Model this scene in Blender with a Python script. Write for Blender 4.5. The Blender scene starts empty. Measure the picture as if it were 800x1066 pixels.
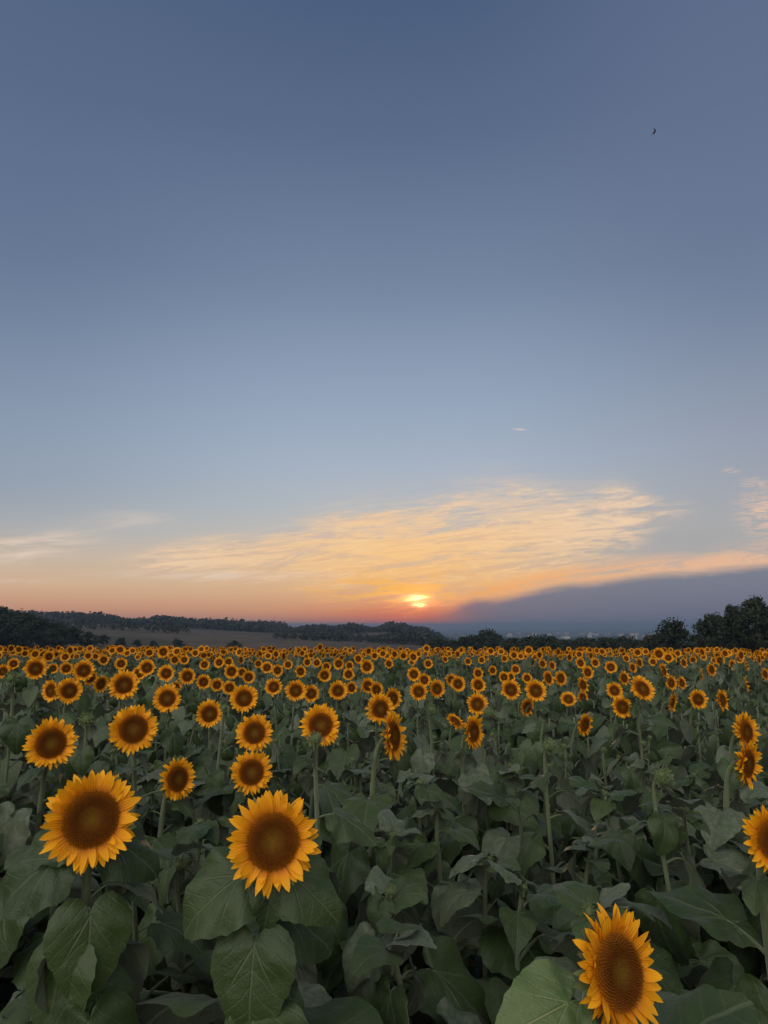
import bpy, math, random
import numpy as np
from mathutils import Vector, Matrix

R_ = math.radians
rng = random.Random(20240712)
nrng = np.random.default_rng(77)
SC = bpy.context.scene
COL = SC.collection

# ------------------------------------------------------------------ camera
CAMZ, FPX, HOR = 1.8, 650.0, 652.0
PITCH = math.atan((HOR - 533.0) / FPX)
cam = bpy.data.cameras.new("camera")
cam.sensor_fit = 'HORIZONTAL'; cam.sensor_width = 36.0
cam.lens = 36.0 * FPX / 800.0
cam.clip_start = 0.05; cam.clip_end = 40000
camo = bpy.data.objects.new("camera", cam); COL.objects.link(camo)
camo.location = (0, 0, CAMZ); camo.rotation_euler = (math.pi / 2 + PITCH, 0, 0)
SC.camera = camo
CP, SP = math.cos(PITCH), math.sin(PITCH)

# ------------------------------------------------------------------ render / view
SC.render.engine = 'CYCLES'
SC.cycles.use_denoising = True
SC.cycles.max_bounces = 8; SC.cycles.diffuse_bounces = 3; SC.cycles.glossy_bounces = 2
SC.cycles.transmission_bounces = 4; SC.cycles.transparent_max_bounces = 6; SC.cycles.volume_bounces = 0
SC.cycles.sample_clamp_indirect = 4.0
SC.view_settings.view_transform = 'Standard'
SC.view_settings.look = 'None'
SC.view_settings.exposure = 0.0
SC.view_settings.gamma = 1.0
SC.view_settings.use_curve_mapping = False

SUN_AZ, SUN_EL = 3.0, 2.3
EAST_FILL = 2.2          # strength of the fill glow added to the sky behind the camera
SUN_W = 0.2


def lin(r, g, b):
    f = lambda c: (c / 255.0 / 12.92) if c / 255.0 <= 0.04045 else ((c / 255.0 + 0.055) / 1.055) ** 2.4
    return (f(r), f(g), f(b))


# ------------------------------------------------------------------ node maths helper
class X:
    """a float socket with arithmetic"""
    nt = None

    def __init__(s, k): s.k = k

    @staticmethod
    def op(o, *a, clamp=False):
        n = X.nt.nodes.new('ShaderNodeMath'); n.operation = o; n.use_clamp = clamp
        for i, v in enumerate(a):
            if isinstance(v, X): X.nt.links.new(v.k, n.inputs[i])
            else: n.inputs[i].default_value = v
        return X(n.outputs[0])

    def __add__(s, o): return X.op('ADD', s, o)
    __radd__ = __add__
    def __sub__(s, o): return X.op('SUBTRACT', s, o)
    def __rsub__(s, o): return X.op('SUBTRACT', o, s)
    def __mul__(s, o): return X.op('MULTIPLY', s, o)
    __rmul__ = __mul__
    def __truediv__(s, o): return X.op('DIVIDE', s, o)


def sstep(lo, hi, v):
    n = X.nt.nodes.new('ShaderNodeMapRange'); n.interpolation_type = 'SMOOTHSTEP'
    X.nt.links.new(v.k, n.inputs[0])
    if hi < lo:
        n.inputs[1].default_value, n.inputs[2].default_value = hi, lo
        n.inputs[3].default_value, n.inputs[4].default_value = 1, 0
    else:
        n.inputs[1].default_value, n.inputs[2].default_value = lo, hi
        n.inputs[3].default_value, n.inputs[4].default_value = 0, 1
    return X(n.outputs[0])


def gauss(*terms):
    s = None
    for v, c, w in terms:
        q = (v - c) * (1.0 / w); q = q * q
        s = q if s is None else s + q
    return X.op('EXPONENT', s * -1.0)


def mixc(f, a, b):
    n = X.nt.nodes.new('ShaderNodeMix'); n.data_type = 'RGBA'; n.clamp_factor = True
    if isinstance(f, X): X.nt.links.new(f.k, n.inputs[0])
    else: n.inputs[0].default_value = f
    for i, v in ((6, a), (7, b)):
        if isinstance(v, (tuple, list)): n.inputs[i].default_value = (*v[:3], 1)
        else: X.nt.links.new(v, n.inputs[i])
    return n.outputs[2]


def addc(f, a, b):
    o = mixc(f, a, b); o.node.blend_type = 'ADD'; return o


def combine(x, y, z=0.0):
    n = X.nt.nodes.new('ShaderNodeCombineXYZ')
    for i, v in enumerate((x, y, z)):
        if isinstance(v, X): X.nt.links.new(v.k, n.inputs[i])
        else: n.inputs[i].default_value = v
    return n.outputs[0]


def noise(vec, scale=1.0, detail=4.0, rough=0.55, dist=0.0):
    n = X.nt.nodes.new('ShaderNodeTexNoise'); n.inputs['Scale'].default_value = scale
    n.inputs['Detail'].default_value = detail; n.inputs['Roughness'].default_value = rough
    n.inputs['Distortion'].default_value = dist
    X.nt.links.new(vec, n.inputs['Vector'])
    return X(n.outputs['Fac'])


def ramp(v, pts, interp='LINEAR'):
    n = X.nt.nodes.new('ShaderNodeValToRGB'); n.color_ramp.interpolation = interp
    e = n.color_ramp.elements
    while len(e) < len(pts): e.new(0.5)
    for k, (p, c) in zip(e, pts): k.position = p; k.color = (*c[:3], 1)
    X.nt.links.new(v.k, n.inputs[0])
    return n.outputs[0]


def curve1(v, pts, lo, hi):
    """piecewise-linear float function of v: pts = [(x, y)] with y mapped by a ramp between lo and hi"""
    x0, x1 = pts[0][0], pts[-1][0]
    t = (v - x0) * (1.0 / (x1 - x0))
    c = ramp(t, [((x - x0) / (x1 - x0), ((y - lo) / (hi - lo),) * 3) for x, y in pts], 'EASE')
    n = X.nt.nodes.new('ShaderNodeSeparateColor'); X.nt.links.new(c, n.inputs[0])
    return X(n.outputs[0]) * (hi - lo) + lo


# ------------------------------------------------------------------ world: dusk sky
def build_world():
    w = bpy.data.worlds.new("World"); SC.world = w; w.use_nodes = True
    nt = w.node_tree; nt.nodes.clear(); X.nt = nt
    tc = nt.nodes.new('ShaderNodeTexCoord')
    sp = nt.nodes.new('ShaderNodeSeparateXYZ'); nt.links.new(tc.outputs['Generated'], sp.inputs[0])
    dx, dy, dz = (X(sp.outputs[i]) for i in range(3))
    el = X.op('ARCSINE', dz) * (180 / math.pi)
    fy = X.op('MAXIMUM', dy, 0.05)
    a = dx / fy * 650.0          # direction measured on the western vertical plane
    b = dz / fy * 650.0
    front = sstep(0.15, 0.5, dy)
    # --- clear air by elevation
    P = [(-2, (150, 104, 88)), (0, (206, 128, 100)), (1.3, (217, 156, 120)), (3.2, (221, 183, 147)), (5.5, (212, 191, 167)),
         (8, (193, 191, 186)), (11, (177, 187, 195)), (15, (165, 180, 199)), (21, (147, 165, 189)), (30, (118, 136, 163)),
         (41, (91, 109, 139)), (50, (75, 94, 126)), (65, (66, 85, 118)), (92, (72, 90, 122))]
    base = ramp((el + 2) * (1 / 94.0), [((e + 2) / 94.0, lin(*c)) for e, c in P])
    # left of the sunset the blue sits a little lower and darker, to the right it greys
    side = sstep(60, 440, a) * sstep(40, 130, b) * front
    col = mixc(side * 0.6, base, mixc(sstep(90, 420, b), lin(152, 155, 168), lin(98, 113, 142)))
    sl = sstep(-40, -440, a) * sstep(30, 160, b) * front
    col = mixc(sl * 0.55, col, mixc(sstep(120, 420, b), lin(126, 142, 166), lin(84, 103, 134)))
    gr = gauss((a, 330, 190), (b, 84, 34)) * front
    col = mixc(gr * 0.85, col, lin(168, 170, 173))
    # --- glow round the sun
    g1 = gauss((a, 20, 170), (b, 24, 50)) * front
    col = mixc(g1 * 0.45, col, lin(232, 178, 118))
    g2 = gauss((a, 28, 105), (b, 5, 19)) * front
    col = mixc(g2 * 0.85, col, lin(234, 92, 56))
    # --- cirrus: tilted, streaky noise inside a lens-shaped region
    ar = a - b * 0.30; br = b - a * 0.085
    v1 = combine(ar * 0.0095, br * 0.056, 3.3)
    n1 = noise(v1, 1.0, 8, 0.62, 1.1)
    v2 = combine(ar * 0.030, br * 0.165, 9.1)
    n2 = noise(v2, 1.0, 8, 0.66, 1.3)
    nn = n1 * 0.62 + n2 * 0.38
    mid = curve1(a, [(-420, 74), (-270, 66), (-150, 68), (0, 78), (150, 94), (320, 120), (450, 146)], 0, 200)
    hw = curve1(a, [(-420, 1), (-310, 8), (-150, 20), (-20, 38), (120, 46), (240, 30), (310, 10), (430, 1)], 0, 80)
    q = (b - mid) / hw
    env = X.op('EXPONENT', q * q * -0.9) * sstep(-310, -215, a) * sstep(350, 265, a) * front
    c1 = sstep(0.44, 0.62, nn + env * 0.10 - 0.05) * sstep(0.05, 0.45, env)
    veil = env * sstep(0.25, 0.55, n1) * 0.55
    col = mixc(veil, col, mixc(gauss((a, 30, 170), (b, 40, 55)), lin(220, 190, 164), lin(240, 184, 122)))
    warm = gauss((a, 30, 190), (b, 50, 70))
    ccol = mixc(warm, lin(236, 206, 176), lin(248, 194, 126))
    ccol = mixc(sstep(0.48, 0.68, n2) * 0.7, ccol, lin(253, 220, 172))
    col = mixc(c1 * 0.85, col, ccol)
    ridge = 1.0 - X.op('ABSOLUTE', noise(combine(ar * 0.0062, br * 0.085, 14.0), 1.0, 6, 0.58, 0.9) * 2.0 - 1.0)
    fil = sstep(0.80, 0.98, ridge) * X.op('POWER', env, 1.2) * sstep(0.30, 0.50, n1)
    col = mixc(fil * 0.7, col, mixc(warm, lin(244, 214, 184), lin(254, 206, 138)))
    # lower bright streaks beside the sun
    env2 = gauss((a, 10, 85), (b, 38, 17)) * front
    n3 = noise(combine(a * 0.018 - b * 0.004, b * 0.12, 5.0), 1.0, 5, 0.6, 0.8)
    c2 = sstep(0.50, 0.66, n3 + env2 * 0.10) * env2
    col = mixc(c2, col, lin(255, 190, 92))
    # faint wisps, left and far right, and a scrap of contrail
    wl = gauss((a, -375, 62), (b - a * 0.10, 118, 13)) * 1.5 + gauss((a, -270, 40), (b, 110, 9)) * 0.5 + gauss((a, -180, 110), (b, 52, 4)) * 0.9 + gauss((a, -400, 70), (b, 46, 3)) * 0.45
    col = mixc(wl * sstep(0.30, 0.58, n1) * front * 0.85, col, lin(232, 210, 190))
    wr = gauss((a, 400, 22), (b, 118, 22)) + gauss((a, 372, 7), (b, 164, 2.5)) + gauss((a, 395, 12), (b, 150, 5)) * 0.9
    col = mixc(wr * sstep(0.40, 0.62, n2) * front, col, lin(232, 196, 172))
    ct = gauss((a - b * 0.0, 147, 6), (b + a * 0.05, 217.5, 1.0)) * front
    col = mixc(ct * 0.7, col, lin(228, 206, 190))
    # --- slate cloud bank under a lit upper rim, right of the sun
    edge = curve1(a, [(20, 0), (48, 12), (100, 27), (200, 44), (300, 54), (420, 63), (700, 84)], 0, 90) + (n2 - 0.5) * 6.0 + (n1 - 0.5) * 12.0
    rim = X.op('EXPONENT', X.op('POWER', X.op('ABSOLUTE', (b - edge - 7.0) / (curve1(a, [(40, 3), (150, 9), (300, 10), (420, 15), (600, 15)], 0, 40))), 2.0) * -1.0)
    rim = rim * sstep(50, 110, a) * front * sstep(0.38, 0.52, nn)
    col = mixc(rim * 0.95, col, mixc(gauss((a, 60, 190), (b, 40, 70)), lin(240, 192, 158), lin(252, 178, 104)))
    bank = sstep(5.0, -8.0, b - edge) * sstep(20, 110, a + b * 0.9) * front
    bcol = mixc(sstep(0, 60, b), lin(102, 112, 133), lin(119, 127, 145))
    bcol = mixc(gauss((a, 38, 52), (b, 8, 26)) * 0.7, bcol, lin(176, 104, 92))
    col = mixc(bank * 0.97, col, bcol)
    # --- the sun itself, cut by a thin bar of cloud
    hx = gauss((a, 34, 17), (b, 27, 9)) * front
    bar = sstep(0.44, 0.62, noise(combine(a * 0.03, b * 0.20 - a * 0.012, 1.0), 1.0, 3, 0.5, 0.4))
    col = addc(hx * (0.45 + 0.6 * bar), col, (0.85, 0.27, 0.03))
    col = addc(gauss((a, 34, 38), (b, 24, 16)) * front * (0.3 + 0.7 * bar), col, (0.30, 0.07, 0.0))
    wsun = (n2 - 0.5) * 9.0 + (bar - 0.5) * 2.0
    core = gauss((a, 34, 9.5), (b + wsun, 28.0, 2.2)) + gauss((a, 36, 6.0), (b + wsun, 21.5, 1.9)) * 0.85
    col = addc(core * front, col, (2.6, 1.9, 0.7))
    # --- added fill: warm-white lobe behind the camera, lights the flower faces
    lobe = dx * -0.42 + dy * -0.70 + dz * 0.58
    back = X.op('POWER', sstep(0.0, 1.0, lobe), 1.6) * sstep(-0.1, 0.12, dz) * sstep(0.15, -0.35, dy)
    col = addc(back, col, (1.0 * EAST_FILL, 0.95 * EAST_FILL, 0.86 * EAST_FILL))
    bg = nt.nodes.new('ShaderNodeBackground'); nt.links.new(col, bg.inputs[0]); bg.inputs[1].default_value = 0.97
    sky = nt.nodes.new('ShaderNodeTexSky'); sky.sky_type = 'NISHITA'; sky.sun_disc = False
    sky.sun_elevation = R_(SUN_EL); sky.sun_rotation = R_(SUN_AZ)
    sky.air_density = 1.4; sky.dust_density = 2.0; sky.ozone_density = 1.5
    bg2 = nt.nodes.new('ShaderNodeBackground'); nt.links.new(sky.outputs[0], bg2.inputs[0]); bg2.inputs[1].default_value = 0.004
    ad = nt.nodes.new('ShaderNodeAddShader'); nt.links.new(bg.outputs[0], ad.inputs[0]); nt.links.new(bg2.outputs[0], ad.inputs[1])
    out = nt.nodes.new('ShaderNodeOutputWorld'); nt.links.new(ad.outputs[0], out.inputs[0])
    w.cycles.sampling_method = 'MANUAL'; w.cycles.sample_map_resolution = 1024


build_world()

sun = bpy.data.lights.new("sun", 'SUN'); sun.energy = SUN_W; sun.angle = R_(0.5); sun.color = (1.0, 0.55, 0.27)
suno = bpy.data.objects.new("sun", sun); COL.objects.link(suno)
sd = Vector((math.sin(R_(SUN_AZ)) * math.cos(R_(SUN_EL)), math.cos(R_(SUN_AZ)) * math.cos(R_(SUN_EL)), math.sin(R_(SUN_EL))))
suno.rotation_euler = (-sd).to_track_quat('-Z', 'Y').to_euler()


# ------------------------------------------------------------------ materials
def new_mat(name):
    m = bpy.data.materials.new(name); m.use_nodes = True
    nt = m.node_tree; nt.nodes.clear(); X.nt = nt
    out = nt.nodes.new('ShaderNodeOutputMaterial')
    return m, nt, out


def attr(name):
    n = X.nt.nodes.new('ShaderNodeAttribute'); n.attribute_name = name
    s = X.nt.nodes.new('ShaderNodeSeparateXYZ'); X.nt.links.new(n.outputs['Vector'], s.inputs[0])
    return X(s.outputs[0]), X(s.outputs[1]), X(s.outputs[2]), n.outputs['Vector']


def principled(nt, rough=0.7, spec=0.3):
    p = nt.nodes.new('ShaderNodeBsdfPrincipled')
    p.inputs['Roughness'].default_value = rough; p.inputs['Specular IOR Level'].default_value = spec
    return p


def bump(nt, h, strength, dist, p):
    bn = nt.nodes.new('ShaderNodeBump'); bn.inputs['Strength'].default_value = strength; bn.inputs['Distance'].default_value = dist
    nt.links.new(h.k, bn.inputs['Height']); nt.links.new(bn.outputs[0], p.inputs['Normal'])
    return bn


def geo_coord():
    return X.nt.nodes.new('ShaderNodeNewGeometry').outputs['Position']


def obj_random():
    return X(X.nt.nodes.new('ShaderNodeObjectInfo').outputs['Random'])


def leafy_shader(nt, out, col, rough, spec, trans, tcol=None, bh=None, bs=0.4, bd=0.004, sheen=0.0):
    p = principled(nt, rough, spec); nt.links.new(col, p.inputs['Base Color'])
    if sheen:
        p.inputs['Sheen Weight'].default_value = sheen; p.inputs['Sheen Roughness'].default_value = 0.45
    t = nt.nodes.new('ShaderNodeBsdfTranslucent'); nt.links.new(tcol or col, t.inputs[0])
    if bh is not None:
        bump(nt, bh, bs, bd, p)
    mx = nt.nodes.new('ShaderNodeMixShader'); mx.inputs[0].default_value = trans
    nt.links.new(p.outputs[0], mx.inputs[1]); nt.links.new(t.outputs[0], mx.inputs[2])
    nt.links.new(mx.outputs[0], out.inputs[0])


def mat_leaf(name="sunflower_leaf", young=False):
    m, nt, out = new_mat(name)
    x, y, r, vec = attr("luv")
    ay = X.op('ABSOLUTE', y)
    mid = sstep(0.020, 0.006, ay)
    wv = noise(combine(x, y, r * 9.0), 4.0, 2, 0.5) - 0.5
    q = X.op('FRACT', (x - ay * (0.85 + 0.3 * r) + wv * 0.10) * 5.6 + 0.3 + r * 3.0)
    lat = sstep(0.10, 0.0, X.op('ABSOLUTE', q - 0.5) ) * sstep(0.75, 0.2, ay)
    sec = X.op('ABSOLUTE', ay - x * 0.62)
    main2 = sstep(0.022, 0.004, sec) * sstep(0.5, 0.2, x)
    vein = X.op('MAXIMUM', X.op('MAXIMUM', mid, lat * 0.30), main2 * 0.8)
    ro = X.op('FRACT', r + obj_random())
    nz = noise(combine(x * 1.0, y, ro * 40.0), 5.0, 4, 0.6)
    fine = noise(combine(x, y, ro * 13.0), 60.0, 2, 0.6)
    nq = noise(combine(x, y, ro * 7.0), 13.0, 3, 0.5, 0.6)
    c = mixc(ro, (0.018, 0.036, 0.009), (0.038, 0.061, 0.015))
    c = mixc(sstep(0.35, 0.7, nz) * 0.6, c, (0.040, 0.058, 0.020))
    c = mixc(sstep(0.62, 0.75, nz) * sstep(0.80, 0.97, ro) * 0.7, c, (0.085, 0.070, 0.022))
    c = mixc(sstep(0.70, 0.74, fine) * sstep(0.6, 0.9, ro) * 0.7, c, (0.050, 0.036, 0.016))
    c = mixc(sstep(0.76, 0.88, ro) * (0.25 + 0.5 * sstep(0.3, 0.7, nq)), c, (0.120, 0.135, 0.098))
    c = mixc(vein * 0.55, c, (0.090, 0.110, 0.055))
    bf = X(nt.nodes.new('ShaderNodeNewGeometry').outputs['Backfacing'])
    c = mixc(bf * 0.85, c, mixc(vein, (0.085, 0.100, 0.066), (0.15, 0.17, 0.11)))
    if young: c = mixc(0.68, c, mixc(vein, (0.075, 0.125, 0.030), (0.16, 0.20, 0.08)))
    h = nz * 0.25 + fine * 0.20 - vein * 0.40 + nq * 0.5
    leafy_shader(nt, out, c, 0.46, 0.30, 0.16, bh=h, bs=0.7, bd=0.007, sheen=0.06)
    return m


def mat_stem():
    m, nt, out = new_mat("hairy_stem")
    n = noise(geo_coord(), 30.0, 4, 0.6)
    c = mixc(n, (0.050, 0.068, 0.026), (0.095, 0.112, 0.050))
    p = principled(nt, 0.7, 0.25); nt.links.new(c, p.inputs['Base Color'])
    p.inputs['Sheen Weight'].default_value = 0.3
    bump(nt, noise(geo_coord(), 260.0, 2, 0.6), 0.4, 0.002, p)
    nt.links.new(p.outputs[0], out.inputs[0]); return m


def mat_petal():
    m, nt, out = new_mat("petal")
    x, y, r, vec = attr("luv")
    streak = noise(combine(x * 1.3, y * 9.0, r * 31.0), 3.0, 3, 0.6)
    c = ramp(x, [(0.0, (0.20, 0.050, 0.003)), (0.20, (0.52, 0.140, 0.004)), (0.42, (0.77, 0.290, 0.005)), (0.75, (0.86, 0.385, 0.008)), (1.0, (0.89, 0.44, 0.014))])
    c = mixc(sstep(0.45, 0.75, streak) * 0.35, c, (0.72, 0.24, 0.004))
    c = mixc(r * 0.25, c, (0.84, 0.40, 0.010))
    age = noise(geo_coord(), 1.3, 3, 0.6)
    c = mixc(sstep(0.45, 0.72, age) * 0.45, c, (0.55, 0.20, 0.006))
    ribs = X.op('SINE', y * 24.0)
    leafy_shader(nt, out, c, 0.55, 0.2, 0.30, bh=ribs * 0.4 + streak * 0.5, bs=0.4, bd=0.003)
    return m


def mat_disc():
    m, nt, out = new_mat("seed_disc")
    x, y, r, vec = attr("luv")     # x = radius 0..1, y = height cue per floret, r = random
    c = ramp(x, [(0.0, (0.130, 0.072, 0.009)), (0.28, (0.115, 0.048, 0.006)), (0.50, (0.092, 0.029, 0.004)), (0.74, (0.110, 0.030, 0.003)),
                 (0.90, (0.190, 0.055, 0.003)), (1.0, (0.32, 0.100, 0.005))])
    c = mixc(r * 0.5, c, mixc(0.7, c, (0.022, 0.008, 0.002)))
    c = mixc(y * sstep(0.45, 0.95, x) * 0.5, c, (0.20, 0.080, 0.012))
    p = principled(nt, 0.9, 0.05); nt.links.new(c, p.inputs['Base Color'])
    nt.links.new(p.outputs[0], out.inputs[0]); return m


def mat_bract():
    m, nt, out = new_mat("bract")
    x, y, r, vec = attr("luv")
    n = noise(combine(x, y, r * 20.0), 8.0, 3, 0.6)
    c = mixc(n, (0.055, 0.085, 0.024), (0.105, 0.135, 0.045))
    c = mixc(x * 0.35, c, (0.15, 0.16, 0.07))
    leafy_shader(nt, out, c, 0.6, 0.25, 0.15, bh=n, bs=0.4, bd=0.003, sheen=0.15)
    return m


def mat_simple(name, c1, c2, scale, rough=0.9, bs=0.0, bd=0.02, spec=0.2):
    m, nt, out = new_mat(name)
    n = noise(geo_coord(), scale, 5, 0.6)
    p = principled(nt, rough, spec); nt.links.new(mixc(sstep(0.3, 0.7, n), c1, c2), p.inputs['Base Color'])
    if bs: bump(nt, n, bs, bd, p)
    nt.links.new(p.outputs[0], out.inputs[0]); return m


def mat_foliage(name, c1, c2, trans=0.12):
    m, nt, out = new_mat(name)
    x, y, r, vec = attr("luv")
    n = noise(geo_coord(), 0.6, 3, 0.6)
    ro = obj_random()
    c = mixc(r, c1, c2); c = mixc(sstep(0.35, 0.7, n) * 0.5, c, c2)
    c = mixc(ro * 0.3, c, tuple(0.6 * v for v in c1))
    leafy_shader(nt, out, c, 0.7, 0.2, trans)
    return m


def mat_ground():
    m, nt, out = new_mat("ground")
    pos = geo_coord()
    sp = nt.nodes.new('ShaderNodeSeparateXYZ'); nt.links.new(pos, sp.inputs[0])
    px, py = X(sp.outputs[0]), X(sp.outputs[1])
    n = noise(pos, 3.0, 6, 0.65); nf = noise(pos, 40.0, 4, 0.7)
    soil = mixc(sstep(0.3, 0.7, n), (0.050, 0.027, 0.017), (0.090, 0.052, 0.033))
    soil = mixc(sstep(0.5, 0.75, nf) * 0.5, soil, (0.12, 0.085, 0.055))
    # farmland patches
    vor = nt.nodes.new('ShaderNodeTexVoronoi'); vor.inputs['Scale'].default_value = 1.0; vor.inputs['Randomness'].default_value = 1.0
    wob = noise(pos, 0.004, 3, 0.5)
    nt.links.new(combine(px * 0.0052 + wob * 0.6, py * 0.0032 + wob * 0.5, 0.0), vor.inputs['Vector'])
    cc = nt.nodes.new('ShaderNodeSeparateColor'); nt.links.new(vor.outputs['Color'], cc.inputs[0])
    k = X(cc.outputs[0])
    far = ramp(k, [(0.0, (0.030, 0.030, 0.018)), (0.3, (0.075, 0.052, 0.040)), (0.55, (0.035, 0.034, 0.022)), (0.75, (0.072, 0.053, 0.040)), (1.0, (0.045, 0.037, 0.026))], 'CONSTANT')
    tex = noise(pos, 0.035, 7, 0.7)
    far = mixc(sstep(0.42, 0.56, tex) * 0.75, far, (0.034, 0.034, 0.022))
    plain = mixc(sstep(0.45, 0.6, noise(combine(px * 0.004, py * 0.0012, 0.0), 1.0, 6, 0.65)), (0.030, 0.040, 0.026), (0.10, 0.095, 0.065))
    far = mixc(sstep(1500, 2500, py), far, plain)
    c = mixc(sstep(40, 52, py), soil, far)
    p = principled(nt, 0.95, 0.1); nt.links.new(c, p.inputs['Base Color'])
    bump(nt, n * 0.7 + nf * 0.3, 0.8, 0.06, p)
    nt.links.new(p.outputs[0], out.inputs[0]); return m


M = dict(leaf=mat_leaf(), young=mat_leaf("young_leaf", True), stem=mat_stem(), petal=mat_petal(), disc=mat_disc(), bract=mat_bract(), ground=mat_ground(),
         bark=mat_simple("bark", (0.030, 0.024, 0.018), (0.062, 0.050, 0.038), 6.0, 0.95, 0.6, 0.03),
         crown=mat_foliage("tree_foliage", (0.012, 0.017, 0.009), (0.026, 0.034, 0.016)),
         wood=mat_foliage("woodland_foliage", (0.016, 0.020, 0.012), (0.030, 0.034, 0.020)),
         plaster=mat_simple("plaster", (0.32, 0.30, 0.27), (0.42, 0.40, 0.36), 0.8, 0.9),
         roof=mat_simple("clay_roof", (0.22, 0.10, 0.065), (0.30, 0.15, 0.10), 1.5, 0.9),
         window=mat_simple("window_glass", (0.02, 0.024, 0.03), (0.03, 0.034, 0.04), 1.0, 0.15, spec=0.6),
         feather=mat_simple("feathers", (0.012, 0.012, 0.016), (0.025, 0.024, 0.028), 30.0, 0.6))


# ------------------------------------------------------------------ mesh helper
class MB:
    def __init__(s): s.v = []; s.f = []; s.uv = []; s.mi = []

    def add(s, verts, faces, uv=None, mi=0):
        o = len(s.v); s.v += [tuple(p) for p in verts]
        s.uv += [tuple(u) for u in uv] if uv is not None else [(0, 0, 0)] * len(verts)
        s.f += [tuple(i + o for i in q) for q in faces]; s.mi += [mi] * len(faces)

    def merge(s, other, mat=None, mi=None, rnd=None):
        vs = [mat @ Vector(p) for p in other.v] if mat is not None else other.v
        o = len(s.v); s.v += [tuple(p) for p in vs]
        s.uv += other.uv if rnd is None else [(u[0], u[1], rnd) for u in other.uv]
        s.f += [tuple(i + o for i in q) for q in other.f]; s.mi += [mi] * len(other.f) if mi is not None else other.mi

    def tube(s, pts, rad, n=8, mi=0, cap=True, uvr=0.0):
        o = len(s.v); prev = None
        m = len(pts)
        for i, p in enumerate(pts):
            p = Vector(p)
            t = (Vector(pts[min(i + 1, m - 1)]) - Vector(pts[max(i - 1, 0)])).normalized()
            u = (prev - t * prev.dot(t)) if prev is not None else t.orthogonal()
            u.normalize(); prev = u; w = t.cross(u)
            for k in range(n):
                a = 2 * math.pi * k / n
                s.v.append(tuple(p + (u * math.cos(a) + w * math.sin(a)) * rad[i])); s.uv.append((0.0, 0.0, uvr))
        for i in range(m - 1):
            for k in range(n):
                s.f.append((o + i * n + k, o + i * n + (k + 1) % n, o + (i + 1) * n + (k + 1) % n, o + (i + 1) * n + k)); s.mi.append(mi)
        if cap:
            s.f.append(tuple(o + (m - 1) * n + k for k in range(n))); s.mi.append(mi)

    def mesh(s, name, mats, smooth=True):
        me = bpy.data.meshes.new(name); me.from_pydata(s.v, [], s.f)
        for k in (mats if isinstance(mats, (list, tuple)) else [mats]): me.materials.append(M[k])
        me.polygons.foreach_set('material_index', s.mi)
        if smooth: me.polygons.foreach_set('use_smooth', [True] * len(s.f))
        at = me.attributes.new("luv", 'FLOAT_VECTOR', 'POINT')
        at.data.foreach_set('vector', np.array(s.uv, dtype=np.float32).ravel())
        me.update(); return me


def link(name, me, parent=None, loc=None, rot=None, scale=None, mat=None):
    o = bpy.data.objects.new(name, me); COL.objects.link(o)
    if parent is not None: o.parent = parent
    if mat is not None: o.matrix_local = mat
    if loc is not None: o.location = loc
    if rot is not None: o.rotation_euler = rot
    if scale is not None: o.scale = scale if isinstance(scale, (tuple, list)) else (scale,) * 3
    return o


def tag(o, label=None, cat=None, group=None, kind=None):
    if label: o["label"] = label
    if cat: o["category"] = cat
    if group: o["group"] = group
    if kind: o["kind"] = kind
    return o


# ------------------------------------------------------------------ terrain
def smooth(lo, hi, v):
    t = np.clip((v - lo) / (hi - lo), 0, 1); return t * t * (3 - 2 * t)


def height(x, y):
    x = np.asarray(x, float); y = np.asarray(y, float)
    yy = np.maximum(y, 0.0)
    field = -0.95 * (np.minimum(yy, 48.0) / 36.0) ** 2 - np.clip(x, -30, 30) * 0.003
    u = x / np.maximum(np.abs(y), 60.0)
    drop = np.interp(u, [-0.9, -0.45, -0.1, 0.15, 0.4, 0.9], [-3.5, -6.0, -11.0, -13.0, -11.0, -9.0])
    v150 = field + (drop - field) * smooth(42, 210, yy)
    ridge = np.interp(u, [-1.5, -0.62, -0.43, -0.30, -0.2, -0.1, 0.0, 0.06, 0.15, 0.3, 1.5], [10, 7, 5.5, 1.5, -2, -3.5, -7.0, -13, -34, -50, -55])
    ridge = ridge + 1.5 * np.sin(x * 0.011) + 1.0 * np.sin(x * 0.027 + 1.0)
    h = v150 + (ridge - v150) * smooth(330, 880, yy)
    h = h + (-60 - h) * smooth(1000, 2600, yy)
    h = h + 1.2 * np.sin(x * 0.013 + y * 0.009) * smooth(200, 500, yy) * (1 - smooth(2000, 3000, yy))
    return h


def hz(x, y): return float(height(x, y))


def build_ground():
    k = np.linspace(-1, 1, 231)
    xs = 9000 * np.sinh(k * 8.5) / math.sinh(8.5)
    t = np.linspace(-0.55, 1, 300)
    ys = 14000 * np.sinh(t * 8.5) / math.sinh(8.5) + 2.0
    gx, gy = np.meshgrid(xs, ys)
    gz = height(gx, gy)
    near = (np.abs(gx) < 25) & (gy < 40)
    gz = gz + near * 0.03 * np.sin(gx * 5.1 + 2 * np.sin(gy)) * np.sin(gy * 4.3)
    nx, ny = len(xs), len(ys)
    v = np.stack([gx, gy, gz], -1).reshape(-1, 3)
    i = np.arange(nx * ny).reshape(ny, nx)
    f = np.stack([i[:-1, :-1], i[:-1, 1:], i[1:, 1:], i[1:, :-1]], -1).reshape(-1, 4)
    me = np_mesh("ground", v, f, None, None, ["ground"])
    tag(link("ground", me), "brown soil and rolling farmland running to the horizon", "ground", kind="structure")


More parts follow.
